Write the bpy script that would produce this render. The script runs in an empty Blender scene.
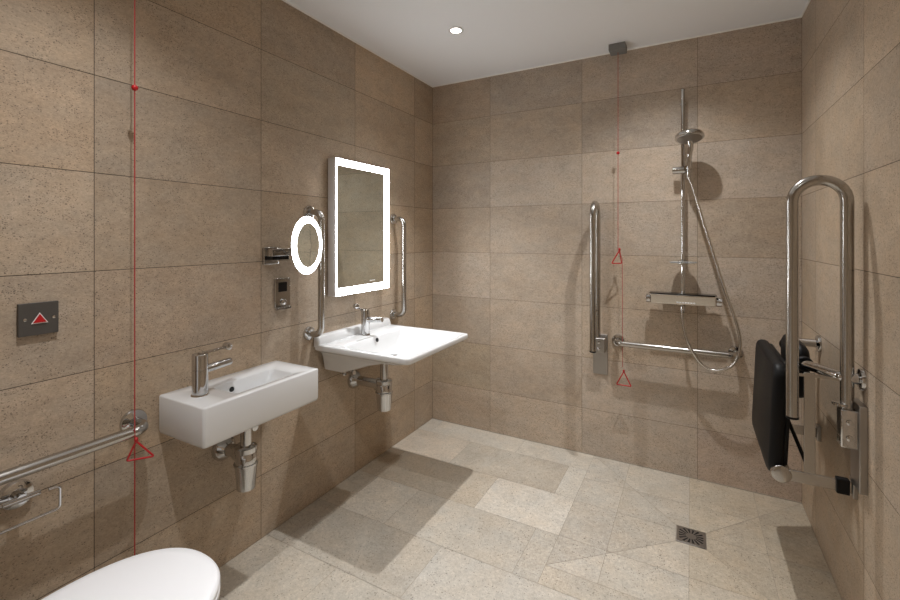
import bpy, bmesh, math, random
from mathutils import Vector, Matrix
PI = math.pi
random.seed(7)
S = bpy.context.scene
COL = S.collection
W, H, YN = 2.065, 2.337, -2.82          # room width, height, near wall

# ------------------------------------------------------------------ materials
def new_mat(name):
    m = bpy.data.materials.new(name); m.use_nodes = True
    nt = m.node_tree; b = nt.nodes['Principled BSDF']
    return m, nt, b

def simple(name, col, rough=.5, metal=0., noise=0., nscale=40., coat=0., emis=None, estr=0., trans=0., alpha=1., bump=0.):
    m, nt, b = new_mat(name)
    b.inputs['Base Color'].default_value = (*col, 1)
    b.inputs['Roughness'].default_value = rough
    b.inputs['Metallic'].default_value = metal
    b.inputs['Coat Weight'].default_value = coat
    b.inputs['Transmission Weight'].default_value = trans
    if emis:
        b.inputs['Emission Color'].default_value = (*emis, 1)
        b.inputs['Emission Strength'].default_value = estr
    if noise or bump:
        tc = nt.nodes.new('ShaderNodeTexCoord')
        n = nt.nodes.new('ShaderNodeTexNoise'); n.inputs['Scale'].default_value = nscale
        n.inputs['Detail'].default_value = 4
        nt.links.new(tc.outputs['Object'], n.inputs['Vector'])
        if noise:
            mr = nt.nodes.new('ShaderNodeMapRange')
            mr.inputs['To Min'].default_value = max(0, rough - noise)
            mr.inputs['To Max'].default_value = rough + noise
            nt.links.new(n.outputs['Fac'], mr.inputs['Value'])
            nt.links.new(mr.outputs['Result'], b.inputs['Roughness'])
        if bump:
            bp = nt.nodes.new('ShaderNodeBump'); bp.inputs['Strength'].default_value = bump
            bp.inputs['Distance'].default_value = .002
            nt.links.new(n.outputs['Fac'], bp.inputs['Height'])
            nt.links.new(bp.outputs['Normal'], b.inputs['Normal'])
    return m

def stone(name, base, rough, cloud=.12, pore=.55, pore_dens=.5, pscale=110., stretch=(1, 1, 1)):
    """limestone-look porcelain: per-tile tone attribute, clouds, grain and small dark pits"""
    m, nt, b = new_mat(name)
    N, L = nt.nodes.new, nt.links.new
    tc = N('ShaderNodeTexCoord')
    sd = N('ShaderNodeAttribute'); sd.attribute_name = 'seed'
    tn = N('ShaderNodeAttribute'); tn.attribute_name = 'tone'
    add = N('ShaderNodeVectorMath'); add.operation = 'ADD'
    L(tc.outputs['Object'], add.inputs[0]); L(sd.outputs['Vector'], add.inputs[1])
    st = N('ShaderNodeVectorMath'); st.operation = 'MULTIPLY'; st.inputs[1].default_value = stretch
    L(add.outputs[0], st.inputs[0])
    V = st.outputs[0]
    def noise(scale, detail=5, rgh=.6, dist=0):
        n = N('ShaderNodeTexNoise'); n.inputs['Scale'].default_value = scale
        n.inputs['Detail'].default_value = detail; n.inputs['Roughness'].default_value = rgh
        n.inputs['Distortion'].default_value = dist
        L(V, n.inputs['Vector']); return n
    def math_(op, a, c, clamp=False):
        k = N('ShaderNodeMath'); k.operation = op; k.use_clamp = clamp
        for i, v in enumerate((a, c)):
            if isinstance(v, (int, float)): k.inputs[i].default_value = v
            else: L(v, k.inputs[i])
        return k.outputs[0]
    def rng(v, a, c, d, e):
        r = N('ShaderNodeMapRange')
        r.inputs['From Min'].default_value = a; r.inputs['From Max'].default_value = c
        r.inputs['To Min'].default_value = d; r.inputs['To Max'].default_value = e
        L(v, r.inputs['Value']); return r.outputs['Result']
    big = noise(4.5, 4, .6, .6)
    mid = noise(22, 6, .65, .3)
    fine = noise(190, 3, .7)
    mot = noise(75, 5, .75, .4)
    f = math_('MULTIPLY', rng(big.outputs['Fac'], .3, .7, 1 - cloud, 1 + cloud), rng(mid.outputs['Fac'], .3, .7, 1 - cloud * .8, 1 + cloud * .8))
    f = math_('MULTIPLY', f, rng(fine.outputs['Fac'], .3, .7, .88, 1.12))
    f = math_('MULTIPLY', f, rng(mot.outputs['Fac'], .3, .7, .84, 1.16))
    # pits
    vo = N('ShaderNodeTexVoronoi'); vo.inputs['Scale'].default_value = pscale
    ws = N('ShaderNodeVectorMath'); ws.operation = 'ADD'
    wn = noise(60, 2); wsc = N('ShaderNodeVectorMath'); wsc.operation = 'SCALE'; wsc.inputs['Scale'].default_value = .012
    L(wn.outputs['Color'], wsc.inputs[0]); L(V, ws.inputs[0]); L(wsc.outputs[0], ws.inputs[1])
    L(ws.outputs[0], vo.inputs['Vector'])
    sep = N('ShaderNodeSeparateColor'); L(vo.outputs['Color'], sep.inputs[0])
    dens = noise(9, 3, .7)
    # cell is a pit if its random value is under a density that varies over the tile
    th = math_('MULTIPLY', rng(dens.outputs['Fac'], .35, .72, 0, pore_dens), 1.0)
    on = math_('LESS_THAN', sep.outputs[0], th)
    rad = rng(sep.outputs[1], 0, 1, .16, .42)
    inside = rng(math_('SUBTRACT', rad, vo.outputs['Distance']), 0, .08, 0, 1)
    pit = math_('MULTIPLY', on, inside)
    f = math_('MULTIPLY', f, math_('SUBTRACT', 1, math_('MULTIPLY', pit, pore)))
    # tint: warm/cool variation
    ramp = N('ShaderNodeMix'); ramp.data_type = 'RGBA'
    ramp.inputs['A'].default_value = (base[0] * .985, base[1] * 1.0, base[2] * 1.02, 1)
    ramp.inputs['B'].default_value = (base[0] * 1.02, base[1] * .99, base[2] * .96, 1)
    tintn = noise(7, 3)
    L(rng(tintn.outputs['Fac'], .35, .65, 0, 1), ramp.inputs['Factor'])
    mul = N('ShaderNodeVectorMath'); mul.operation = 'MULTIPLY'
    L(ramp.outputs['Result'], mul.inputs[0]); L(tn.outputs['Color'], mul.inputs[1])
    sc = N('ShaderNodeVectorMath'); sc.operation = 'SCALE'
    L(mul.outputs[0], sc.inputs[0]); L(f, sc.inputs['Scale'])
    L(sc.outputs[0], b.inputs['Base Color'])
    L(rng(mid.outputs['Fac'], .3, .7, rough - .06, rough + .08), b.inputs['Roughness'])
    bp = N('ShaderNodeBump'); bp.inputs['Strength'].default_value = .35; bp.inputs['Distance'].default_value = .0015
    L(math_('SUBTRACT', fine.outputs['Fac'], pit), bp.inputs['Height'])
    L(bp.outputs['Normal'], b.inputs['Normal'])
    b.inputs['Specular IOR Level'].default_value = .4
    return m

M = {}
M['wall'] = stone('wall_stone', (.460, .364, .268), .55, cloud=.09, pore=.6, pore_dens=1.45, pscale=170, stretch=(1, 1, 1.7))
M['floor'] = stone('floor_stone', (.47, .428, .362), .5, cloud=.09, pore=.42, pore_dens=.8, pscale=130)
M['grout'] = simple('grout', (.075, .06, .045), .9, bump=.2)
M['grout_f'] = simple('floor_grout', (.33, .29, .24), .9, bump=.2)
M['plaster'] = simple('ceiling_plaster', (.89, .91, .935), .85, bump=.05, nscale=90)
M['sealant'] = simple('sealant', (.92, .91, .88), .6, bump=.05)
M['steel'] = simple('brushed_steel', (.49, .475, .45), .22, 1)
M['chrome'] = simple('chrome', (.60, .60, .60), .06, 1)
M['hose'] = simple('hose_steel', (.62, .60, .57), .2, 1, noise=.05, nscale=300)
M['plate'] = simple('satin_plate', (.42, .40, .38), .35, 1, noise=.05, nscale=200)
M['grey'] = simple('grey_metal_paint', (.10, .094, .088), .42, .3, noise=.04, nscale=200)
M['box'] = simple('ceiling_switch_grey', (.20, .20, .195), .5, noise=.03)
M['black'] = simple('black_polyurethane', (.005, .005, .0055), .5, noise=.04, nscale=120, bump=.06)
M['black'].node_tree.nodes['Principled BSDF'].inputs['Specular IOR Level'].default_value = .22
M['dark'] = simple('black_glass', (.008, .008, .009), .12, noise=.02)
M['hole'] = simple('dark_opening', (.01, .01, .01), .6, noise=.02)
M['white'] = simple('white_ceramic', (.74, .75, .76), .1, coat=.5)
M['seatwhite'] = simple('white_toilet_plastic', (.93, .94, .97), .3)
M['red'] = simple('red_plastic', (.50, .008, .012), .35, noise=.05)
M['cord'] = simple('red_cord', (.42, .03, .03), .6, noise=.05)
M['wht'] = simple('white_print', (.85, .85, .85), .5, noise=.03)
M['alu'] = simple('mirror_side_aluminium', (.74, .74, .75), .38, .25, noise=.04)
M['mirror'] = simple('mirror_glass', (.72, .76, .71), .015, 1, noise=.005)
M['led'] = simple('mirror_light_diffuser', (.9, .9, .9), .5, emis=(.96, .98, 1), estr=17.0, noise=.02)
M['lamp'] = simple('downlight_lens', (.9, .9, .9), .4, emis=(1, .95, .87), estr=40., noise=.02)
M['bezel'] = simple('white_bezel', (.8, .8, .8), .4, noise=.03)
M['door'] = simple('wooden_door', (.34, .27, .19), .4, noise=.05)
M['lens'] = simple('clear_acrylic', (.85, .88, .88), .05, trans=.75, noise=.01)
M['mixer'] = simple('polished_mixer', (.74, .70, .64), .12, 1, noise=.02)

# ------------------------------------------------------------------ helpers
def obj(name, bm, mats, parent=None, smooth=True, bevel=0, seg=2, angle=40):
    me = bpy.data.meshes.new(name)
    bmesh.ops.recalc_face_normals(bm, faces=bm.faces)
    bm.to_mesh(me); bm.free()
    if not isinstance(mats, (list, tuple)): mats = [mats]
    for m in mats: me.materials.append(m)
    o = bpy.data.objects.new(name, me); COL.objects.link(o)
    if parent is not None: o.parent = parent
    if bevel:
        md = o.modifiers.new('bevel', 'BEVEL'); md.width = bevel; md.segments = seg
        md.limit_method = 'ANGLE'; md.angle_limit = math.radians(35); md.harden_normals = False
    if smooth:
        me.shade_smooth()
        me.set_sharp_from_angle(angle=math.radians(angle))
    return o

def thing(name, label, cat, loc, group=None):
    o = bpy.data.objects.new(name, None); COL.objects.link(o)
    o.location = loc; o['label'] = label; o['category'] = cat
    o.empty_display_size = .05
    if group: o['group'] = group
    return o

def struct(o): o['kind'] = 'structure'; return o

class MB:
    """mesh builder in world coordinates, shifted to the parent's origin on build"""
    def __init__(s): s.bm = bmesh.new()
    def box(s, x0, x1, y0, y1, z0, z1, mi=0):
        v = [s.bm.verts.new((x, y, z)) for z in (z0, z1) for y in (y0, y1) for x in (x0, x1)]
        for q in ((0, 1, 3, 2), (4, 6, 7, 5), (0, 4, 5, 1), (2, 3, 7, 6), (0, 2, 6, 4), (1, 5, 7, 3)):
            f = s.bm.faces.new([v[i] for i in q]); f.material_index = mi
        return s
    def loft(s, loops, cap0=True, cap1=True, mi=0, closed=False):
        vs = [[s.bm.verts.new(p) for p in lp] for lp in loops]
        n = len(vs[0]); k = len(vs)
        for i in range(k if closed else k - 1):
            a, b = vs[i], vs[(i + 1) % k]
            for j in range(n):
                f = s.bm.faces.new((a[j], a[(j + 1) % n], b[(j + 1) % n], b[j])); f.material_index = mi
        if not closed:
            if cap0: s.bm.faces.new(vs[0][::-1]).material_index = mi
            if cap1: s.bm.faces.new(vs[-1]).material_index = mi
        return s
    def tube(s, pts, r, n=20, mi=0, caps=True, closed=False):
        pts = [Vector(p) for p in pts]
        rr = r if isinstance(r, (list, tuple)) else [r] * len(pts)
        k = len(pts); T = []
        for i in range(k):
            if closed: t = pts[(i + 1) % k] - pts[i - 1]
            else: t = pts[min(i + 1, k - 1)] - pts[max(i - 1, 0)]
            T.append(t.normalized())
        up = Vector((0, 0, 1)) if abs(T[0].z) < .9 else Vector((1, 0, 0))
        nrm = (up - T[0] * up.dot(T[0])).normalized()
        loops = []
        for i in range(k):
            nrm = (nrm - T[i] * nrm.dot(T[i])).normalized()
            bn = T[i].cross(nrm)
            loops.append([pts[i] + (nrm * math.cos(a) + bn * math.sin(a)) * rr[i] for a in [2 * PI * j / n for j in range(n)]])
        return s.loft(loops, caps, caps, mi, closed)
    def lathe(s, c, axis, prof, n=32, mi=0):
        """prof: (distance along axis, radius) list"""
        c = Vector(c); ax = Vector(axis).normalized()
        up = Vector((0, 0, 1)) if abs(ax.z) < .9 else Vector((1, 0, 0))
        u = (up - ax * up.dot(ax)).normalized(); v = ax.cross(u)
        loops = [[c + ax * d + (u * math.cos(a) + v * math.sin(a)) * max(r, 1e-4) for a in [2 * PI * j / n for j in range(n)]] for d, r in prof]
        return s.loft(loops, True, True, mi)
    def prism(s, poly, axis, d0, d1, mi=0):
        """poly: 3D points lying in a plane, extruded along axis from d0 to d1"""
        ax = Vector(axis)
        return s.loft([[Vector(p) + ax * d0 for p in poly], [Vector(p) + ax * d1 for p in poly]], True, True, mi)
    def build(s, name, mat, parent=None, **kw):
        if parent is not None:
            off = parent_origin(parent)
            bmesh.ops.translate(s.bm, verts=s.bm.verts, vec=-off)
        return obj(name, s.bm, mat, parent, **kw)

def parent_origin(p):
    v = Vector(p.location)
    while p.parent is not None:
        p = p.parent; v += Vector(p.location)
    return v

def arcpath(pts, rad, n=8):
    """polyline with its inner corners rounded"""
    pts = [Vector(p) for p in pts]
    if not isinstance(rad, (list, tuple)): rad = [rad] * len(pts)
    out = [pts[0]]
    for i in range(1, len(pts) - 1):
        p = pts[i]; a = (pts[i - 1] - p).normalized(); b = (pts[i + 1] - p).normalized()
        ang = a.angle(b); r = rad[i]
        if ang > PI - .02 or r <= 0: out.append(p); continue
        t = r / math.tan(ang / 2)
        t = min(t, (pts[i - 1] - p).length * .499, (pts[i + 1] - p).length * .499)
        r2 = t * math.tan(ang / 2)
        c = p + (a + b).normalized() * (r2 / math.sin(ang / 2))
        s0 = p + a * t - c; s1 = p + b * t - c
        w = s0.angle(s1)
        for k in range(n + 1):
            f = k / n
            out.append(c + (s0 * math.sin((1 - f) * w) + s1 * math.sin(f * w)) / math.sin(w))
    out.append(pts[-1])
    return out

def catmull(pts, n=8):
    P = [Vector(p) for p in pts]; P = [2 * P[0] - P[1]] + P + [2 * P[-1] - P[-2]]
    out = []
    for i in range(1, len(P) - 2):
        for k in range(n):
            t = k / n
            out.append(.5 * ((2 * P[i]) + (P[i + 1] - P[i - 1]) * t + (2 * P[i - 1] - 5 * P[i] + 4 * P[i + 1] - P[i + 2]) * t * t + (3 * P[i] - P[i - 1] - 3 * P[i + 1] + P[i + 2]) * t ** 3))
    out.append(P[-2]); return out

def rrect(x0, x1, y0, y1, z, r, n=6):
    pts = []
    for cx, cy, a0 in ((x1 - r, y1 - r, 0), (x0 + r, y1 - r, PI / 2), (x0 + r, y0 + r, PI), (x1 - r, y0 + r, 1.5 * PI)):
        for k in range(n + 1):
            a = a0 + PI / 2 * k / n
            pts.append((cx + r * math.cos(a), cy + r * math.sin(a), z))
    return pts

# ------------------------------------------------------------------ tiled surfaces
def clip(poly, a, b):
    """keep the part of a 2D polygon on the left of line a->b"""
    out = []
    def side(p): return (b[0] - a[0]) * (p[1] - a[1]) - (b[1] - a[1]) * (p[0] - a[0])
    for i in range(len(poly)):
        p, q = poly[i], poly[(i + 1) % len(poly)]
        sp, sq = side(p), side(q)
        if sp >= 0: out.append(p)
        if (sp > 0 and sq < 0) or (sp < 0 and sq > 0):
            t = sp / (sp - sq); out.append((p[0] + (q[0] - p[0]) * t, p[1] + (q[1] - p[1]) * t))
    return out
def inset(poly, d):
    n = len(poly)
    A = sum(poly[i][0] * poly[(i + 1) % n][1] - poly[(i + 1) % n][0] * poly[i][1] for i in range(n)) / 2
    if A < 0: poly = poly[::-1]
    out = poly
    for i in range(n):
        p, q = poly[i], poly[(i + 1) % n]
        l = math.hypot(q[0] - p[0], q[1] - p[1])
        if l < 1e-6: continue
        nx, ny = -(q[1] - p[1]) / l * d, (q[0] - p[0]) / l * d
        out = clip(out, (p[0] + nx, p[1] + ny), (q[0] + nx, q[1] + ny))
        if len(out) < 3: return []
    return out

def tiled(name, polys, to3, slab, mats, gap=.0012, var=.10, tint=(1, 1, 1)):
    """polys: list of (2D polygon, tone or None); to3(u, v) -> point on the surface; slab: box behind it"""
    mb = MB(); mb.box(*slab)
    bm = mb.bm; nb = len(bm.faces)
    info = [((1, 1, 1), (0, 0, 0))] * nb
    for poly, tone in polys:
        p = inset(poly, gap)
        if len(p) < 3: continue
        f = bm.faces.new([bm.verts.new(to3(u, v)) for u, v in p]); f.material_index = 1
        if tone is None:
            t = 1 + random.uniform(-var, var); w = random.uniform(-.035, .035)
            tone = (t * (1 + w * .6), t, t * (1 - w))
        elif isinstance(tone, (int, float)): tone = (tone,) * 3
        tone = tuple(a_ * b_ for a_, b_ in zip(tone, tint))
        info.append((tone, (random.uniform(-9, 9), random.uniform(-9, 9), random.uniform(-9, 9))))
    me = bpy.data.meshes.new(name); bm.to_mesh(me); bm.free()
    for m in mats: me.materials.append(m)
    a = me.attributes.new('tone', 'FLOAT_COLOR', 'FACE'); s = me.attributes.new('seed', 'FLOAT_VECTOR', 'FACE')
    for i, (t, sd) in enumerate(info):
        a.data[i].color = (*t, 1); s.data[i].vector = sd
    o = bpy.data.objects.new(name, me); COL.objects.link(o)
    return struct(o)

def cells(us, vs, tones={}):
    out = []
    for i in range(len(us) - 1):
        for j in range(len(vs) - 1):
            out.append(([(us[i], vs[j]), (us[i + 1], vs[j]), (us[i + 1], vs[j + 1]), (us[i], vs[j + 1])], tones.get((i, j))))
    return out

ROWS = [0, .268, .568, .873, 1.174, 1.474, 1.773, 2.073, H]
E_ = .0015
G = [M['grout'], M['wall']]
LY = [YN, -2.603, -2.007, -1.412, -.817, -.231, 0]
tiled('wall_left', cells(LY, ROWS, {(1, 6): (1.03, 1.01, .98), (1, 5): (1.02, .99, .96), (2, 3): (.97, .96, .97), (3, 6): (.93, .96, .98)}),
      lambda u, v: (0, u, v), (-.12, -E_, YN - .12, .12, 0, H), G, gap=.0010)
BX = [0, .440, 1.031, 1.628, W]
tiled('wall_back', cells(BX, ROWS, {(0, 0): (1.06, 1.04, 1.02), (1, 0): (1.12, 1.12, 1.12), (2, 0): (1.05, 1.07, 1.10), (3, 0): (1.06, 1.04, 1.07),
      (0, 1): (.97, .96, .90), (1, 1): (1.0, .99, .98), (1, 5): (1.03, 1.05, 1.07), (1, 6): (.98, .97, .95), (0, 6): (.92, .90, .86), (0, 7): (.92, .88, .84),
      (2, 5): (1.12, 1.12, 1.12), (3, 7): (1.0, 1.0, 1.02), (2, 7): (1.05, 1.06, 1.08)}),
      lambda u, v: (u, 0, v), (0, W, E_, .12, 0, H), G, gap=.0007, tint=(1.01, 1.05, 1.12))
RY = [YN, -2.655, -2.06, -1.46, -.864, -.268, 0]
tiled('wall_right', cells(RY, ROWS), lambda u, v: (W, u, v), (W + E_, W + .12, YN - .12, .12, 0, H), G, gap=.0009)
# near wall (behind the camera), with a door
tiled('wall_front', cells([0, .45, 1.05], ROWS) + cells([1.05, 1.98], [2.073, H]) + cells([1.98, W], ROWS),
      lambda u, v: (u, YN, v), (0, W, YN - .12, YN - E_, 0, H), G)
mb = MB(); mb.box(1.05, 1.98, YN - .001, YN + .02, 0, 2.07)
d = struct(mb.build('door_1', M['door'], smooth=False, bevel=.003))
mb = MB(); mb.tube(arcpath([(1.14, YN + .02, 1.0), (1.14, YN + .07, 1.0), (1.27, YN + .07, 1.0)], .02), .01)
mb.build('door_handle', M['steel'], d)

# floor: staggered rows outside the shower, four falls to the drain inside it
FR = [(-.190, 0, [0, .09, .683, 1.101]), (-.489, -.190, [0, .396, 1.001, 1.101]), (-.786, -.489, [0, .10, .699, 1.101]),
      (-1.084, -.786, [0, .135, .396, 1.001, 1.101]), (-1.382, -1.084, [0, .09, .694, 1.30, 1.90, W]),
      (-1.68, -1.382, [0, .396, 1.0, 1.6, W]), (-1.98, -1.68, [0, .09, .694, 1.30, 1.9, W]), (-2.28, -1.98, [0, .396, 1.0, 1.6, W]),
      (-2.58, -2.28, [0, .09, .694, 1.3, 1.9, W]), (YN, -2.58, [0, .396, 1.0, 1.6, W]), (-1.084, -.980, [1.101, 1.59, W])]
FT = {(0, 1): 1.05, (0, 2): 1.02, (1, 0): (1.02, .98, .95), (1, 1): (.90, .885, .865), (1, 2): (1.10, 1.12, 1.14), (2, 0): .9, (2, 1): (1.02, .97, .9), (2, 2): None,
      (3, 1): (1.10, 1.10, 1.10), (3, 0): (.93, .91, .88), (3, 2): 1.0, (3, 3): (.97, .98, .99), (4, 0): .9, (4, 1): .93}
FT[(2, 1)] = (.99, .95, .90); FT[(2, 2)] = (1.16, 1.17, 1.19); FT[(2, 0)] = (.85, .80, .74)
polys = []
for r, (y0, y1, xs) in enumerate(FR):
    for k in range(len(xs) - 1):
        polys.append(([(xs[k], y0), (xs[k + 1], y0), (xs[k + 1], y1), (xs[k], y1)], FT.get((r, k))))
D = [(1.541, -.585), (1.655, -.585), (1.655, -.468), (1.541, -.468)]     # drain, ccw from near-left
O = [(1.101, -.980), (W, -.980), (W, 0), (1.101, 0)]
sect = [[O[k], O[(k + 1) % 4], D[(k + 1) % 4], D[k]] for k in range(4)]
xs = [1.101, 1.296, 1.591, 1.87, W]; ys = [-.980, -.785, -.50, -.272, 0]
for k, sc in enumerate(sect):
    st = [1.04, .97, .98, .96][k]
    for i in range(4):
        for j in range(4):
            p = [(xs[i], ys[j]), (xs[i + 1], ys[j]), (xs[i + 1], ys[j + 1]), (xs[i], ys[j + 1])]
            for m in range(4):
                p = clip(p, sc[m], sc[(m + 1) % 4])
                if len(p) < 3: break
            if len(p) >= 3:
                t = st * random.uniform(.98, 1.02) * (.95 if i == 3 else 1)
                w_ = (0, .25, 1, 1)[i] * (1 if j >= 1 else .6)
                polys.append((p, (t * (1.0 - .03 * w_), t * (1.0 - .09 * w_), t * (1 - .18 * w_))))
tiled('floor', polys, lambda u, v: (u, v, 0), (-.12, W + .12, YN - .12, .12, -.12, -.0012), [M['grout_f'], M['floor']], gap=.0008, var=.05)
mb = MB(); mb.box(-.12, W + .12, YN - .12, .12, H, H + .1)
struct(mb.build('ceiling', M['plaster'], smooth=False))
# thin sealant beads where walls meet the ceiling and floor
for i, (n, b) in enumerate((('trim_1', (0, .006, YN, 0, H - .006, H)), ('trim_2', (.006, W - .006, -.006, 0, H - .006, H)), ('trim_3', (W - .006, W, YN, 0, H - .006, H)),
                            ('trim_4', (.0, W, -.003, 0, 0, .003)))):
    mb = MB(); mb.box(*b); struct(mb.build(n, M['sealant'] if i < 3 else M['grout_f'], smooth=False))

# ------------------------------------------------------------------ downlights
LAMP = [(.543, -.673), (1.46, -.555), (.565, -2.12), (1.47, -2.12)]
LABS = ['round recessed downlight glowing on the white ceiling above the large wash basin',
        'round recessed downlight in the ceiling over the shower floor drain',
        'round recessed downlight in the ceiling beside the toilet pull cord',
        'round recessed downlight in the ceiling just inside the door']
POW = [(90, 5), (41, 33), (22, 33), (75, 12)]      # narrow beam, wide spill
for i, (x, y) in enumerate(LAMP):
    t = thing('downlight', LABS[i], 'ceiling light', (x, y, H), 'recessed ceiling downlights')
    mb = MB(); mb.lathe((x, y, H), (0, 0, -1), [(0, .040), (.003, .040), (.0045, .037), (.0045, .027), (.0005, .024)], 40)
    mb.build('bezel', M['bezel'], t)
    mb = MB(); mb.lathe((x, y, H), (0, 0, -1), [(.001, .024), (.0035, .022), (.0045, .012), (.0048, .001)], 32)
    mb.build('lens', M['lamp'], t)
    for nm, pw, an in (('beam', POW[i][0], 78), ('spill', POW[i][1], 130)):
        ld = bpy.data.lights.new(nm, 'SPOT'); ld.energy = pw; ld.color = (.98, .985, .99)
        ld.spot_size = math.radians(an); ld.spot_blend = 1.0; ld.shadow_soft_size = .014
        lo = bpy.data.objects.new(nm, ld); COL.objects.link(lo); lo.parent = t; lo.location = (0, 0, -.03)

# ------------------------------------------------------------------ flanges and grab rails
def flange(c, ax, r, parent, d=.012, name='flange', mat='chrome'):
    mb = MB(); mb.lathe(c, ax, [(-.001, r), (d * .55, r), (d * .9, r * .93), (d, r * .8), (d + .002, r * .5), (d + .003, .018)], 40)
    return mb.build(name, M[mat], parent)

# horizontal rail beside the toilet
t = thing('grab_rail', 'long horizontal stainless steel grab rail on the left wall beside the toilet', 'grab rail', (0, -2.25, .676))
mb = MB(); mb.tube(arcpath([(.004, -1.90, .676), (.088, -1.90, .676), (.088, -2.72, .676), (.004, -2.72, .676)], .045, 10), .0165, 24)
mb.build('tube', M['steel'], t)
flange((0, -1.90, .676), (1, 0, 0), .040, t); flange((0, -2.72, .676), (1, 0, 0), .040, t)

# vertical rails each side of the mirror
def vrail(y, z0, z1, label):
    t = thing('grab_rail', label, 'grab rail', (0, y, (z0 + z1) / 2), 'vertical grab rails beside the mirror')
    mb = MB(); mb.tube(arcpath([(.004, y, z0), (.082, y, z0), (.082, y, z1), (.004, y, z1)], .045, 10), .0150, 24)
    mb.build('tube', M['steel'], t)
    flange((0, y, z0), (1, 0, 0), .033, t); flange((0, y, z1), (1, 0, 0), .033, t)
vrail(-1.148, .820, 1.395, 'vertical stainless steel grab rail left of the mirror, behind the round lit mirror')
vrail(-.472, .806, 1.388, 'vertical stainless steel grab rail right of the mirror, nearest the room corner')

# horizontal rail under the shower mixer
t = thing('grab_rail', 'horizontal stainless steel grab rail on the back wall below the shower mixer', 'grab rail', (1.517, 0, .69))
mb = MB(); mb.tube(arcpath([(1.235, -.004, .690), (1.235, -.080, .690), (1.797, -.080, .690), (1.797, -.004, .690)], .045, 10), .0155, 24)
mb.build('tube', M['steel'], t)
flange((1.235, 0, .690), (0, -1, 0), .034, t); flange((1.797, 0, .690), (0, -1, 0), .034, t)

# fold-up rail on the back wall
t = thing('folding_rail', 'stainless steel fold-up support rail raised against the back wall beside the shower', 'support rail', (1.137, 0, .48))
X = 1.128
def loop_path(a, b, ztop, za, zb, fixed, axis):
    """inverted U: legs at coordinate a (rear) and b (front) along axis"""
    r = abs(a - b) / 2; c = (a + b) / 2; P = []
    mk = (lambda h, z: (fixed, h, z)) if axis == 'y' else (lambda h, z: (h, fixed, z))
    P.append(mk(a, za)); P.append(mk(a, ztop - r))
    for k in range(1, 16):
        an = PI * k / 16; P.append(mk(c + (a - c) * math.cos(an), ztop - r + r * math.sin(an)))
    P.append(mk(b, ztop - r)); P.append(mk(b, zb))
    return P
mb = MB(); mb.tube(loop_path(-.045, -.185, 1.465, .700, .655, X, 'y'), .0165, 24); mb.build('tube', M['steel'], t)
mb = MB(); mb.lathe((X, -.185, .655), (0, 0, -1), [(-.002, .0172), (.004, .0172), (.006, .014)], 24); mb.build('end_cap', M['black'], t)
mb = MB(); mb.tube([(X, -.045, .86), (X, -.185, .86)], .0045, 12); mb.build('crossbar', M['steel'], t)
mb = MB(); mb.box(1.097, 1.178, -.010, 0, .484, .715); mb.build('wall_plate', M['plate'], t, bevel=.002)
mb = MB(); mb.box(1.106, 1.172, -.072, -.010, .622, .705); hb = mb.build('hinge_bracket', M['plate'], t, bevel=.004)
for z in (.645, .682):
    mb = MB(); mb.lathe((1.139, -.072, z), (0, -1, 0), [(0, .008), (.004, .008), (.005, .006)], 20); mb.build('bolt', M['chrome'], hb)

# fold-up rail on the right wall
t = thing('folding_rail', 'tall stainless steel fold-up rail on the right wall, in front of the black seat', 'support rail', (W, -.86, .5))
YR = -.862
mb = MB(); mb.tube(loop_path(2.026, 1.889, 1.460, .735, .690, YR, 'x'), .0172, 28); mb.build('tube', M['steel'], t)
mb = MB(); mb.lathe((1.889, YR, .690), (0, 0, -1), [(-.002, .0180), (.004, .0180), (.006, .015)], 28); mb.build('end_cap', M['black'], t)
mb = MB(); mb.box(1.900, 2.012, YR - .002, YR + .002, .826, .835); mb.build('crossbar', M['steel'], t)
mb = MB(); mb.box(W - .020, W, -.903, -.815, .500, .765); mb.build('wall_plate', M['plate'], t, bevel=.002)
mb = MB(); mb.box(2.004, W - .019, -.893, -.845, .628, .745); hb = mb.build('hinge_bracket', M['chrome'], t, bevel=.004)
for z in (.660, .708):
    mb = MB(); mb.lathe((2.025, -.893, z), (0, -1, 0), [(0, .0085), (.004, .0085), (.0055, .006)], 20); mb.build('bolt', M['chrome'], hb)
mb = MB(); mb.lathe((2.010, -.862, .752), (0, 0, 1), [(0, .022), (.006, .022), (.008, .018)], 24); mb.build('collar', M['chrome'], t)

# ------------------------------------------------------------------ back support with padded rest, and fold-up shower seat
t = thing('backrest_rail', 'curved stainless steel back support rail with black padded rest above the folded shower seat', 'back support', (W, -.6, .84))
mb = MB(); mb.tube(arcpath([(W - .004, -.862, .838), (W - .045, -.862, .838), (W - .122, -.74, .838), (W - .122, -.46, .838), (W - .122, -.338, .838), (W - .004, -.338, .838)], [0, .03, .06, .06, .05, 0], 8), .0165, 20)
mb.build('tube', M['chrome'], t)
flange((W, -.862, .838), (-1, 0, 0), .034, t); flange((W, -.338, .838), (-1, 0, 0), .034, t)
mb = MB()
def pad_loops(x0, x1, y0, y1, z0, z1, r, n=7, lean=0., edge=.012):
    """upholstered slab whose large faces look along x"""
    out = []
    for x, d in ((x0, edge), (x0 + edge * .35, edge * .35), (x0 + edge, 0), (x1 - edge, 0), (x1 - edge * .35, edge * .35), (x1, edge)):
        lp = rrect(y0 + d, y1 - d, z0 + d, z1 - d, 0, max(r - d, .004), n)
        out.append([(x + lean * (p[1] - z0), p[0], p[1]) for p in lp])
    return out
mb.loft(pad_loops(1.916, 1.966, -.715, -.44, .700, .895, .045, edge=.022)); mb.build('pad', M['black'], t)
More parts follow.
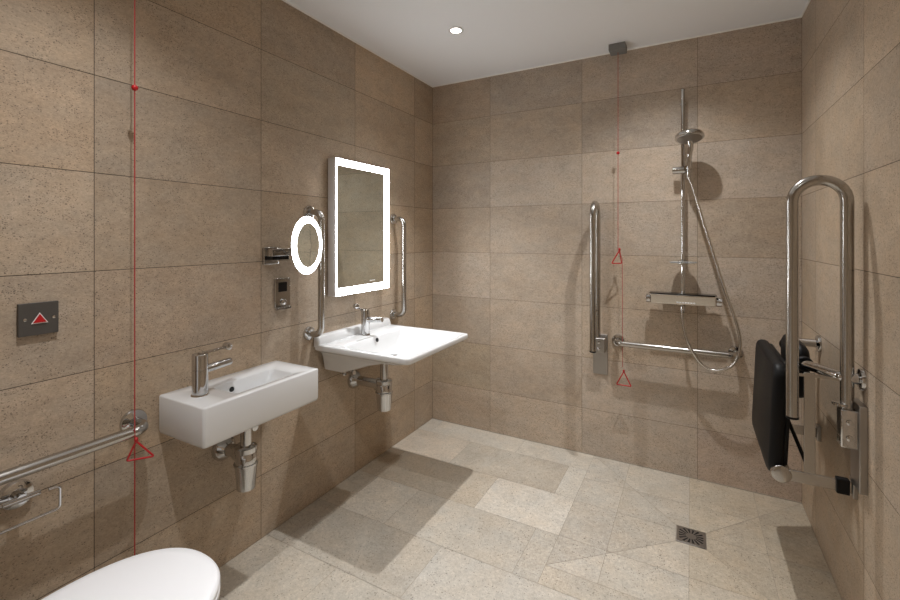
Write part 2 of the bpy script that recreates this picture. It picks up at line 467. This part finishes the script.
for y in (-.735, -.42):
    mb = MB(); mb.lathe((1.943, y - .008, .838), (0, 1, 0), [(0, .023), (.004, .026), (.012, .026), (.016, .023)], 24); mb.build('rubber_ring', M['black'], t)

t = thing('shower_chair', 'black padded shower seat folded up against the right wall on steel arms', 'shower seat', (W, -.6, .4))
mb = MB(); mb.loft(pad_loops(1.831, 1.874, -.80, -.315, .450, .838, .05, lean=.045, edge=.014)); mb.build('cushion', M['black'], t)
mb = MB(); mb.loft(pad_loops(1.872, 1.888, -.785, -.33, .467, .825, .04, lean=.045, edge=.006)); mb.build('seat_base', M['black'], t)
mb = MB(); mb.lathe((1.868, -.815, .472), (0, 1, 0), [(0, .018), (.002, .027), (.004, .029), (.485, .029), (.489, .025)], 32); mb.build('hinge_tube', M['steel'], t)
for y in (-.80, -.345):
    mb = MB(); mb.box(1.868, W - .012, y - .004, y + .004, .452, .490); mb.build('arm', M['steel'], t, bevel=.002)
    mb = MB(); mb.box(2.012, 2.046, y - .012, y + .012, .447, .496); mb.build('arm_stop', M['black'], t, bevel=.003)
    mb = MB(); mb.box(W - .012, W + .001, y - .012, y + .03, .44, .50); mb.build('wall_plate', M['plate'], t, bevel=.002)
mb = MB(); mb.box(1.930, 1.960, -.802, -.796, .488, .825); mb.build('upright_strap', M['steel'], t, bevel=.001)
mb = MB(); mb.tube([(1.893, -.70, .65), (1.945, -.76, .50)], .006, 12); mb.build('strut', M['black'], t)

# ------------------------------------------------------------------ wash basins
def small_basin():
    Y0, Y1, X1, Z0, Z1 = -1.824, -1.334, .256, .606, .738
    t = thing('wash_basin', 'small rectangular white wash basin with lever tap on the wall beside the toilet', 'wash basin', (0, (Y0 + Y1) / 2, Z0))
    mb = MB()
    L = [rrect(.004, X1 - .012, Y0 + .012, Y1 - .012, Z0, .008), rrect(.001, X1 - .003, Y0 + .003, Y1 - .003, Z0 + .004, .010), rrect(.0, X1, Y0, Y1, Z0 + .014, .010),
         rrect(0, X1, Y0, Y1, Z1 - .005, .010), rrect(.001, X1 - .0015, Y0 + .0015, Y1 - .0015, Z1 - .0015, .009), rrect(.004, X1 - .005, Y0 + .005, Y1 - .005, Z1, .008)]
    bx0, bx1, by0, by1 = .086, X1 - .032, -1.690, -1.425
    L += [rrect(bx0, bx1, by0, by1, Z1, .018), rrect(bx0 + .003, bx1 - .003, by0 + .003, by1 - .003, Z1 - .004, .018),
          rrect(bx0 + .008, bx1 - .008, by0 + .012, by1 - .03, Z1 - .05, .018), rrect(bx0 + .014, bx1 - .014, by0 + .022, by1 - .06, Z1 - .078, .016),
          rrect(bx0 + .03, bx1 - .03, by0 + .04, by1 - .09, Z1 - .086, .014)]
    mb.loft(L); bowl = mb.build('bowl', M['white'], t, angle=50)
    mb = MB(); mb.lathe((bx0 + .0045, -1.612, Z1 - .030), (1, 0, -.05), [(0, .010), (.0022, .010), (.0028, .008)], 24); mb.build('overflow', M['hole'], bowl)
    mb = MB(); mb.lathe((.155, -1.60, Z1 - .086), (0, 0, 1), [(-.001, .022), (.002, .022), (.004, .018)], 28); mb.build('plug', M['chrome'], bowl)
    return t
small_basin()

def big_basin():
    yc = -.833; X1, Z1 = .556, .762; h = .290
    t = thing('wash_basin', 'large white wash basin with wide shallow bowl on the wall below the lit mirror', 'wash basin', (0, yc, .62))
    mb = MB()
    L = [rrect(.004, .13, yc - .215, yc + .215, .622, .02), rrect(0, .15, yc - .226, yc + .226, .630, .025),
         rrect(0, .31, yc - .240, yc + .240, .686, .03), rrect(0, .43, yc - .252, yc + .252, .716, .03),
         rrect(0, X1 - .02, yc - h + .012, yc + h - .012, .731, .025), rrect(0, X1 - .004, yc - h + .002, yc + h - .002, .735, .025), rrect(0, X1, yc - h, yc + h, .742, .025),
         rrect(0, X1, yc - h, yc + h, Z1 - .006, .025), rrect(.001, X1 - .002, yc - h + .002, yc + h - .002, Z1 - .0015, .024),
         rrect(.004, X1 - .007, yc - h + .007, yc + h - .007, Z1, .022)]
    bx0, bx1, b = .150, X1 - .022, h - .026
    L += [rrect(bx0, bx1, yc - b, yc + b, Z1 - .001, .035), rrect(bx0 + .004, bx1 - .006, yc - b + .006, yc + b - .006, Z1 - .006, .035),
          rrect(bx0 + .010, bx1 - .03, yc - b + .03, yc + b - .03, Z1 - .030, .04), rrect(bx0 + .018, bx1 - .075, yc - b + .075, yc + b - .075, Z1 - .068, .05),
          rrect(bx0 + .03, bx1 - .12, yc - b + .11, yc + b - .11, Z1 - .085, .05), rrect(bx0 + .06, bx1 - .17, yc - b + .16, yc + b - .16, Z1 - .090, .04)]
    mb.loft(L)
    # raised ledge along the wall
    mb.loft([rrect(0, .045, yc - h, yc + h, Z1 - .012, .012), rrect(0, .042, yc - h + .001, yc + h - .001, Z1 + .012, .012),
             rrect(0, .036, yc - h + .003, yc + h - .003, Z1 + .032, .012), rrect(0, .030, yc - h + .007, yc + h - .007, Z1 + .038, .010)])
    bowl = mb.build('bowl', M['white'], t, angle=55)
    mb = MB(); mb.lathe((bx0 + .0075, yc + .006, Z1 - .022), (1, 0, .2), [(0, .011), (.002, .011), (.003, .009)], 24); mb.build('overflow', M['hole'], bowl)
    mb = MB(); mb.lathe((.27, yc, Z1 - .089), (0, 0, 1), [(-.001, .026), (.003, .026), (.005, .02)], 28); mb.build('plug', M['chrome'], bowl)
    mb = MB(); mb.box(.145, .149, yc - .14, yc - .01, Z1 - .0005, Z1 + .0015); mb.build('shade_edge_strip', M['plate'], bowl, bevel=.0005)  # strip drawn in for a shadow and reflection edge, no real groove
big_basin()

def tap(label, x, y, z, sd, hh, ld, r=.022, ll=.10, rise=.003):
    """sd: horizontal spout direction, ld: lever direction"""
    t = thing('mixer_tap', label, 'tap', (x, y, z))
    mb = MB(); mb.lathe((x, y, z), (0, 0, 1), [(0, r + .003), (.004, r + .002), (.006, r), (hh * .62, r), (hh * .625, r - .001), (hh * .635, r - .001), (hh * .64, r), (hh - .002, r), (hh, r - .002)], 40)
    mb.build('body', M['chrome'], t)
    s = Vector(sd).normalized(); c = Vector((x, y, z))
    a = c + s * (r - .004) + Vector((0, 0, hh * .60)); b = c + s * (r + .085) + Vector((0, 0, hh * .64))
    mb = MB(); mb.tube([a, a + (b - a) * .97, b], [.0145, .0130, .0118], 24); mb.build('spout', M['chrome'], t)
    l = Vector(ld).normalized()
    p0 = c + Vector((0, 0, hh + .001)) - l * .004
    pts = arcpath([p0, c + l * (ll * .55) + Vector((0, 0, hh + .000)), c + l * ll + Vector((0, 0, hh + rise))], .06, 8)
    mb = MB()
    side = l.cross(Vector((0, 0, 1)))
    lo = []
    for i, p in enumerate(pts):
        w = .0070; hgt = .0034
        lo.append([p + side * w + Vector((0, 0, hgt)), p - side * w + Vector((0, 0, hgt)), p - side * w - Vector((0, 0, hgt)), p + side * w - Vector((0, 0, hgt))])
    mb.loft(lo)
    e = pts[-1]
    mb.lathe(e - side * .012, side, [(0, .0115), (.001, .0130), (.023, .0130), (.024, .0115)], 24)
    mb.build('lever', M['chrome'], t, bevel=.0006)
tap('chrome lever tap standing at the left end of the small wash basin', .122, -1.752, .738, (.05, 1, 0), .140, (-.05, 1, 0), .0255, .105)
tap('chrome lever tap standing on the back ledge of the large wash basin', .085, -.833, .762, (1, .05, 0), .134, (-.3, -1.0, 0), .0225, .058, .022)

def trap(label, x, y, ztop, yo, zo, zb, rs):
    """bottle trap: tailpiece, cup, outlet to the wall"""
    t = thing('bottle_trap', label, 'waste trap', (x, y, zb))
    mb = MB(); mb.lathe((x, y, ztop), (0, 0, -1), [(0, .026 * rs), (.014, .026 * rs), (.018, .0165 * rs), (ztop - zo - .03, .0165 * rs)], 28); mb.build('tailpiece', M['chrome'], t)
    k = zo + .032 - zb
    mb = MB(); mb.lathe((x, y, zo + .032), (0, 0, -1), [(d_, r_ * rs) for d_, r_ in [(0, .026), (.003, .0325), (.020, .0325), (.022, .029), (.026, .031), (.060, .031), (.063, .0355), (.070, .0355), (.072, .0330), (k - .012, .0275), (k - .002, .0265), (k, .021)]], 32)
    mb.build('cup', M['chrome'], t)
    mb = MB(); mb.tube(arcpath([(x - .015, y, zo), (x - .045, y, zo), (.05, yo, zo), (.004, yo, zo)], .03, 6), .019 * rs, 24)
    mb.lathe((x - .022, y, zo), (-1, (yo - y) / max(x, .01), 0), [(0, .026 * rs), (.022, .026 * rs), (.024, .021 * rs)], 24)
    mb.build('outlet_pipe', M['chrome'], t)
    mb = MB(); mb.lathe((0, yo, zo), (1, 0, 0), [(-.001, .048), (.010, .048), (.024, .040), (.040, .024)], 36); mb.build('wall_collar', M['chrome'], t)
trap('chrome bottle trap under the small wash basin', .126, -1.577, .606, -1.585, .460, .331, 1.22)
trap('chrome bottle trap under the large wash basin', .205, -.828, .650, -.828, .510, .384, 1.28)
def valve(label, x, y, z):
    t = thing('supply_valve', label, 'valve', (0, y, z))
    mb = MB(); mb.lathe((0, y, z), (1, 0, 0), [(-.001, .022), (.005, .022), (.008, .010), (.05, .010), (.052, .014), (.066, .014)], 24); mb.build('body', M['chrome'], t)
    mb = MB(); mb.tube(catmull([(.055, y, z + .006), (.06, y + .005, z + .03), (.075, y + .02, z + .055), (.085, y + .025, z + .078)], 5), .006, 12); mb.build('hose', M['hose'], t)
valve('small chrome supply valve tucked under the small wash basin', .05, -1.49, .515)
valve('small chrome supply valve tucked under the large wash basin', .05, -.90, .572)

# ------------------------------------------------------------------ illuminated mirror
t = thing('lit_mirror', 'rectangular wall mirror with bright white light border above the large wash basin', 'mirror', (0, -.795, .98))
y0, y1, z0, z1, dp = -1.027, -.587, .982, 1.672, .056
mb = MB()
mb.loft([[(x, y, z) for y, z in ((y0, z0), (y1, z0), (y1, z1), (y0, z1))] for x in (.006, dp)])
mb.build('case', M['alu'], t, smooth=False, bevel=.002)
mb = MB()
iy0, iy1, iz0, iz1 = y0 + .007, y1 - .050, z0 + .040, z1 - .036
def ring4(x, a, b, c, d_): return [(x, a, c), (x, b, c), (x, b, d_), (x, a, d_)]
mb.loft([ring4(dp, y0 + .002, y1 - .002, z0 + .002, z1 - .002), ring4(dp + .004, y0 + .002, y1 - .002, z0 + .002, z1 - .002),
         ring4(dp + .004, iy0, iy1, iz0, iz1), ring4(dp, iy0, iy1, iz0, iz1)], False, False, closed=True)
mb.build('light_border', M['led'], t, smooth=False)
mb = MB(); mb.box(dp - .001, dp + .003, iy0, iy1, iz0, iz1); gl = mb.build('glass', M['mirror'], t, smooth=False)
mb = MB()
yy = -.765
for k, w_ in enumerate((.010, .006, .008, .007, .009, .006)):
    mb.box(dp + .003, dp + .0034, yy, yy + w_ - .002, iz0 + .016, iz0 + .022); yy += w_
mb.build('maker_mark', M['wht'], gl, smooth=False)

# ------------------------------------------------------------------ round lit magnifying mirror on a wall arm
C_ = Vector((.165, -1.312, 1.243)); nrm = Vector((.955, .297, 0)).normalized(); R_ = .1225
t = thing('magnifying_mirror', 'round magnifying mirror with glowing white rim on a chrome wall arm', 'mirror', (0, -1.385, 1.2))
mb = MB(); mb.lathe(C_ - nrm * .016, nrm, [(0, R_ * .55), (.003, R_ * .93), (.010, R_), (.016, R_)], 64); mb.build('shell', M['chrome'], t)
mb = MB(); mb.lathe(C_, nrm, [(0, R_), (.004, R_), (.006, R_ - .003), (.006, R_ * .765), (.003, R_ * .76)], 64)
mb.build('rim_light', M['led'], t)
mb = MB(); mb.lathe(C_, nrm, [(.0035, R_ * .77), (.0068, R_ * .77), (.0066, R_ * .3), (.0064, .001)], 64); mb.build('glass', M['mirror'], t)
mb = MB(); mb.box(0, .014, -1.408, -1.330, 1.160, 1.234); mb.build('wall_plate', M['chrome'], t, bevel=.002)
mb = MB(); mb.box(.014, .050, -1.396, -1.300, 1.196, 1.228); mb.build('arm_housing', M['chrome'], t, bevel=.002)
mb = MB(); mb.box(.014, .046, -1.392, -1.304, 1.180, 1.196); mb.build('housing_slot', M['dark'], t, bevel=.001)
mb = MB(); mb.tube(arcpath([(.05, -1.32, 1.205), (.08, -1.315, 1.215), tuple(C_ - nrm * .016 + Vector((0, 0, -.02)))], .03, 6), .007, 14); mb.build('arm', M['chrome'], t)

# control panel below the arm
t = thing('control_panel', 'narrow chrome control panel with small black window below the round mirror arm', 'control panel', (0, -1.305, .96))
mb = MB(); mb.box(0, .010, -1.348, -1.266, .968, 1.096); mb.build('plate', M['chrome'], t, bevel=.002)
mb = MB(); mb.box(.010, .012, -1.330, -1.285, 1.036, 1.078); mb.build('display_window', M['dark'], t, bevel=.0006)
mb = MB(); mb.lathe((.010, -1.305, .990), (1, 0, 0), [(0, .014), (.006, .014), (.008, .011)], 24)
mb.box(.010, .020, -1.350, -1.268, .958, .968); mb.build('lower_lip', M['chrome'], t, bevel=.001)

# ------------------------------------------------------------------ alarm reset plate
t = thing('alarm_plate', 'dark grey square alarm plate with red triangle button on the left wall', 'alarm plate', (0, -2.14, 1.05))
mb = MB(); mb.box(-.001, .011, -2.183, -2.097, 1.007, 1.096); mb.build('plate', M['grey'], t, smooth=False, bevel=.001)
def tri(x, c, s, z0=0): return [(x, c[0] - s, c[1] - s * .62), (x, c[0] + s, c[1] - s * .62), (x, c[0], c[1] + s * 1.0)]
mb = MB(); mb.loft([tri(.0105, (-2.139, 1.050), .0185), tri(.0122, (-2.139, 1.050), .0185)]); mb.build('triangle_outline', M['wht'], t, smooth=False)
mb = MB(); mb.loft([tri(.012, (-2.139, 1.050), .0150), tri(.0150, (-2.139, 1.050), .0140)]); mb.build('triangle_button', M['red'], t, smooth=False)
for y in (-2.170, -2.108):
    mb = MB(); mb.lathe((.011, y, 1.052), (1, 0, 0), [(-.001, .0042), (.001, .0042), (.0015, .003)], 16); mb.build('screw', M['chrome'], t)

# ------------------------------------------------------------------ red pull cords
def triangle_pull(parent, c, hw, hh, rot, skew=0., name='pull_triangle'):
    """c is the top corner"""
    d = Vector((math.cos(rot), math.sin(rot), 0)); c = Vector(c)
    P = [c, c - d * (hw - skew) + Vector((0, 0, -hh)), c + d * (hw + skew) + Vector((0, 0, -hh))]
    # rounded closed loop
    pts = []
    for i in range(3):
        p, a, b = P[i], (P[i - 1] - P[i]).normalized(), (P[(i + 1) % 3] - P[i]).normalized()
        for k in range(5):
            f = k / 4; pts.append(p + a * .006 * (1 - f) ** 2 + b * .006 * f ** 2)
    mb = MB(); mb.tube(pts, .0029, 10, closed=True)
    mb.lathe(c + Vector((0, 0, -.004)), (0, 0, 1), [(0, .003), (.003, .0055), (.012, .0055), (.016, .002)], 14)
    return mb.build(name, M['red'], parent)
def ceiling_switch(parent, x, y, w, h_):
    mb = MB(); mb.box(x - w, x + w, y - w, y + w, H - h_, H); return mb.build('ceiling_switch', M['box'], parent, bevel=.003)
x, y = .103, -1.945
t = thing('pull_cord', 'red emergency pull cord hanging before the left wall near the toilet', 'pull cord', (x, y, H))
ceiling_switch(t, x, y, .043, .035)
mb = MB(); mb.tube([(x, y, H - .034), (x, y, 1.2), (x, y, .17)], .0017, 8); mb.build('cord', M['cord'], t)
mb = MB(); mb.lathe((x, y, 1.735 - .009), (0, 0, 1), [(0, .002), (.002, .006), (.006, .0088), (.012, .0088), (.016, .006), (.018, .002)], 16); mb.build('bead', M['red'], t)
triangle_pull(t, (x + .002, y + .003, .652), .035, .056, .95, .011)
triangle_pull(t, (x, y + .003, .17), .032, .053, 1.25)
x, y = 1.243, -.075
t = thing('pull_cord', 'red emergency pull cord hanging from a ceiling box in front of the shower wall', 'pull cord', (x, y, H))
ceiling_switch(t, x, y - .005, .043, .036)
mb = MB(); mb.tube([(x, y, H - .034), (x, y, 1.20)], .0014, 8); mb.tube([(x, y, 1.20), (x + .022, y, 1.16), (x + .024, y, .56)], .0013, 8); mb.build('cord', M['cord'], t)
mb = MB(); mb.lathe((x, y, 1.735), (0, 0, 1), [(0, .002), (.002, .006), (.006, .0088), (.012, .0088), (.016, .006), (.018, .002)], 16); mb.build('bead', M['red'], t)
triangle_pull(t, (x + .008, y, 1.205), .027, .073, .45, -.016)
triangle_pull(t, (x + .030, y, .535), .038, .075, 0)

# ------------------------------------------------------------------ toilet roll holder
t = thing('roll_holder', 'empty chrome toilet roll holder on the left wall under the grab rail', 'toilet roll holder', (0, -2.187, .586))
flange((0, -2.187, .586), (1, 0, 0), .037, t, .016, 'rosette')
mb = MB(); mb.tube([(.012, -2.187, .586), (.050, -2.187, .586)], .012, 20); mb.tube([(.046, -2.225, .586), (.046, -2.150, .586)], .0075, 16); mb.build('post', M['chrome'], t)
mb = MB(); mb.tube(arcpath([(.046, -2.225, .586), (.046, -2.285, .586), (.115, -2.285, .586), (.115, -2.285, .553), (.115, -2.131, .553), (.115, -2.131, .612), (.115, -2.155, .614)], .010, 5), .0035, 12); mb.build('wire_arm', M['chrome'], t)

# ------------------------------------------------------------------ shower
RX = 1.561
t = thing('riser_rail', 'slim chrome vertical shower riser rail on the back wall', 'shower rail', (RX, 0, 1.6))
mb = MB(); mb.tube([(RX, -.06, .985), (RX, -.06, 2.045)], .0095, 20); mb.build('tube', M['chrome'], t)
mb = MB(); mb.lathe((RX, -.06, 2.045), (0, 0, 1), [(0, .0105), (.004, .0105), (.006, .008)], 20); mb.build('end_cap', M['chrome'], t)
for z in (1.985, 1.150):
    mb = MB(); mb.tube([(RX, -.058, z), (RX, -.002, z)], .0085, 16); mb.lathe((RX, 0, z), (0, -1, 0), [(0, .013), (.006, .013), (.008, .010)], 24); mb.build('wall_bracket', M['chrome'], t)
mb = MB(); mb.lathe((RX, -.06, 1.628), (1, 0, 0), [(-.050, .015), (-.048, .0195), (.036, .0195), (.038, .016)], 28)
mb.lathe((RX + .022, -.06, 1.628), (0, -1, 0), [(0, .012), (.03, .012), (.034, .018), (.05, .018)], 24); mb.build('slider', M['chrome'], t)
t = thing('soap_tray', 'small round clear soap tray clipped to the shower riser above the mixer', 'soap tray', (RX, -.085, 1.147))
mb = MB(); mb.lathe((RX, -.088, 1.143), (0, 0, 1), [(0, .055), (.002, .063), (.007, .065), (.007, .061), (.003, .055), (.0028, .001)], 48); mb.build('dish', M['lens'], t)
mb = MB(); mb.lathe((RX, -.06, 1.133), (0, 0, 1), [(0, .016), (.003, .025), (.022, .025), (.026, .014)], 28); mb.build('clip', M['chrome'], t)

t = thing('hand_shower', 'round chrome hand shower head resting in the riser slider', 'shower head', (RX + .02, -.11, 1.7))
hc = Vector((RX + .030, -.150, 1.782)); ax = Vector((.04, -.26, -1)).normalized()
mb = MB(); mb.lathe(hc - ax * .022, ax, [(0, .018), (.004, .045), (.012, .062), (.020, .066), (.030, .066), (.034, .060)], 48); rose = mb.build('rose', M['chrome'], t)
mb = MB(); mb.lathe(hc, ax, [(.011, .058), (.0145, .056), (.015, .002)], 48); mb.build('spray_face', M['plate'], rose)
mb = MB(); mb.tube(catmull([hc - ax * .012 + Vector((-.004, .02, -.004)), (RX + .036, -.115, 1.745), (RX + .030, -.108, 1.69), (RX + .027, -.103, 1.62), (RX + .026, -.100, 1.585)], 6),
                    [.015] * 6 + [.0135] * 6 + [.012] * 6 + [.010] * 6 + [.009], 20); mb.build('handle', M['chrome'], t)
t = thing('shower_hose', 'flexible steel shower hose looping down to the mixer', 'hose', (RX, -.08, 1.2))
hp = [(RX + .026, -.100, 1.588), (1.607, -.098, 1.53), (1.660, -.095, 1.33), (1.738, -.112, 1.04), (1.797, -.122, .84), (1.806, -.122, .74), (1.778, -.118, .655), (1.705, -.106, .612), (1.640, -.098, .640), (1.585, -.095, .735), (RX, -.085, .835), (RX - .001, -.078, .925)]
mb = MB(); mb.tube(catmull(hp, 10), .0070, 14); mb.build('hose_tube', M['hose'], t)
mb = MB(); mb.lathe((RX - .001, -.078, .885), (0, 0, 1), [(0, .009), (.002, .0115), (.038, .0115), (.04, .010)], 20); mb.build('hose_nut', M['chrome'], t)

t = thing('shower_mixer', 'flat-fronted chrome thermostatic shower mixer bar on the back wall', 'shower mixer', (RX, 0, .95))
mb = MB(); mb.loft([[(x, -.045, .926), (x, -.100, .928), (x, -.106, .976), (x, -.100, .981), (x, -.045, .981)] for x in (1.409, 1.706)])
mb.build('body', M['mixer'], t, bevel=.003)
mb = MB(); mb.box(1.403, 1.712, -.106, -.040, .981, .985); mb.build('top_shelf', M['dark'], t, bevel=.001)
for x0, x1 in ((1.386, 1.409), (1.708, 1.736)):
    mb = MB(); mb.lathe((x0, -.074, .950), (1, 0, 0), [(0, .021), (.003, .0235), (x1 - x0 - .002, .0235), (x1 - x0, .021)], 32); mb.build('control_knob', M['chrome'], t)
for x in (1.486, 1.636):
    mb = MB(); mb.lathe((x, 0, .948), (0, -1, 0), [(0, .031), (.006, .031), (.012, .024), (.046, .022)], 28); mb.build('wall_union', M['chrome'], t)
mb = MB(); xx = 1.532
for k in range(7):
    mb.box(xx, xx + .0095, -.1035, -.1015, .9375, .9425); xx += .0125
mb.build('maker_mark', M['wht'], t, smooth=False)

# ------------------------------------------------------------------ floor drain
t = thing('floor_drain', 'square steel floor drain with radiating slots in the shower floor', 'drain', (1.598, -.526, 0))
mb = MB(); mb.box(1.543, 1.653, -.582, -.470, -.0005, .003); gr = mb.build('grate', M['plate'], t, bevel=.001)
mb = MB(); c = Vector((1.598, -.526, .0030))
for k in range(16):
    a = 2 * PI * (k + .5) / 16; d = Vector((math.cos(a), math.sin(a), 0)); s = Vector((-d.y, d.x, 0))
    mx = .046 / max(abs(d.x), abs(d.y)); 
    p0, p1 = c + d * .020, c + d * min(mx, .052)
    mb.prism([p0 + s * .002, p0 - s * .002, p1 - s * .0045, p1 + s * .0045], (0, 0, 1), 0, .0004)
mb.build('slots', M['hole'], gr, smooth=False)

# ------------------------------------------------------------------ toilet
t = thing('toilet', 'white toilet with closed rounded lid at the lower left edge', 'toilet', (.49, -2.4, 0))
def egg(cx, tip, back, hw, z, d=0., sq=2.25, n=40):
    """D outline: rounded towards +y (tip), straight towards the back"""
    tip -= d; hw -= d; back += d
    yc = tip - hw * 1.30; pts = []
    for k in range(n + 1):
        a = PI * k / n
        cs, sn = math.cos(a), math.sin(a)
        pts.append((cx + hw * math.copysign(abs(cs) ** (2 / sq), cs), yc + (tip - yc) * abs(sn) ** (2 / sq), z))
    pts += [(cx - hw * .97, back + .05, z), (cx - hw * .80, back, z), (cx + hw * .80, back, z), (cx + hw * .97, back + .05, z)]
    return pts
TIP, BK = -1.963, -2.44
mb = MB(); mb.loft([egg(.489, TIP, BK, .192, .417, .004), egg(.489, TIP, BK, .192, .421), egg(.489, TIP, BK, .192, .432), egg(.489, TIP, BK, .192, .435, .006)]); mb.build('seat', M['seatwhite'], t, angle=60)
mb = MB(); mb.loft([egg(.489, TIP, BK, .192, .4355, .005), egg(.489, TIP, BK, .192, .440), egg(.489, TIP, BK, .192, .448), egg(.489, TIP, BK, .192, .453, .003), egg(.489, TIP, BK, .192, .457, .010), egg(.489, TIP, BK, .192, .4595, .03), egg(.489, TIP, BK, .192, .461, .09)]); mb.build('lid', M['seatwhite'], t, angle=60)
mb = MB(); mb.loft([egg(.489, TIP - .20, -2.60, .11, 0, .0), egg(.489, TIP - .17, -2.60, .115, .10), egg(.489, TIP - .10, -2.60, .14, .25), egg(.489, TIP - .02, -2.60, .180, .37), egg(.489, TIP - .004, -2.60, .187, .39), egg(.489, TIP - .004, -2.60, .187, .411), egg(.489, TIP, -2.60, .187, .4165, .02)])
mb.build('pan', M['white'], t, angle=60)
mb = MB(); mb.box(.298, .658, YN, -2.60, .38, .80); mb.build('cistern', M['white'], t, bevel=.02, seg=3)
mb = MB(); mb.box(.290, .666, YN, -2.592, .80, .825); mb.build('cistern_lid', M['white'], t, bevel=.008, seg=3)
for x in (.40, .556):
    mb = MB(); mb.lathe((x - .02, -2.452, .437), (1, 0, 0), [(0, .011), (.04, .011)], 20); mb.build('hinge', M['chrome'], t)

# ------------------------------------------------------------------ camera, world, view
cd = bpy.data.cameras.new('camera'); cam = bpy.data.objects.new('camera', cd); COL.objects.link(cam)
cam.location = (1.598, -2.666, 1.278)
cam.rotation_euler = (PI / 2, 0, math.atan(241 / 440.7))
cd.sensor_width = 36; cd.lens = 440.7 / 900 * 36
cd.shift_y = -(300 - 237) / 900
cd.clip_start = .02
S.camera = cam
w = bpy.data.worlds.new('world'); S.world = w; w.use_nodes = True
w.node_tree.nodes['Background'].inputs[0].default_value = (.05, .05, .05, 1)
S.view_settings.view_transform = 'Standard'; S.view_settings.look = 'None'
S.view_settings.gamma = 1; S.view_settings.use_curve_mapping = False
S.view_settings.exposure = 0.0
S.cycles.max_bounces = 10; S.cycles.diffuse_bounces = 6; S.cycles.glossy_bounces = 5
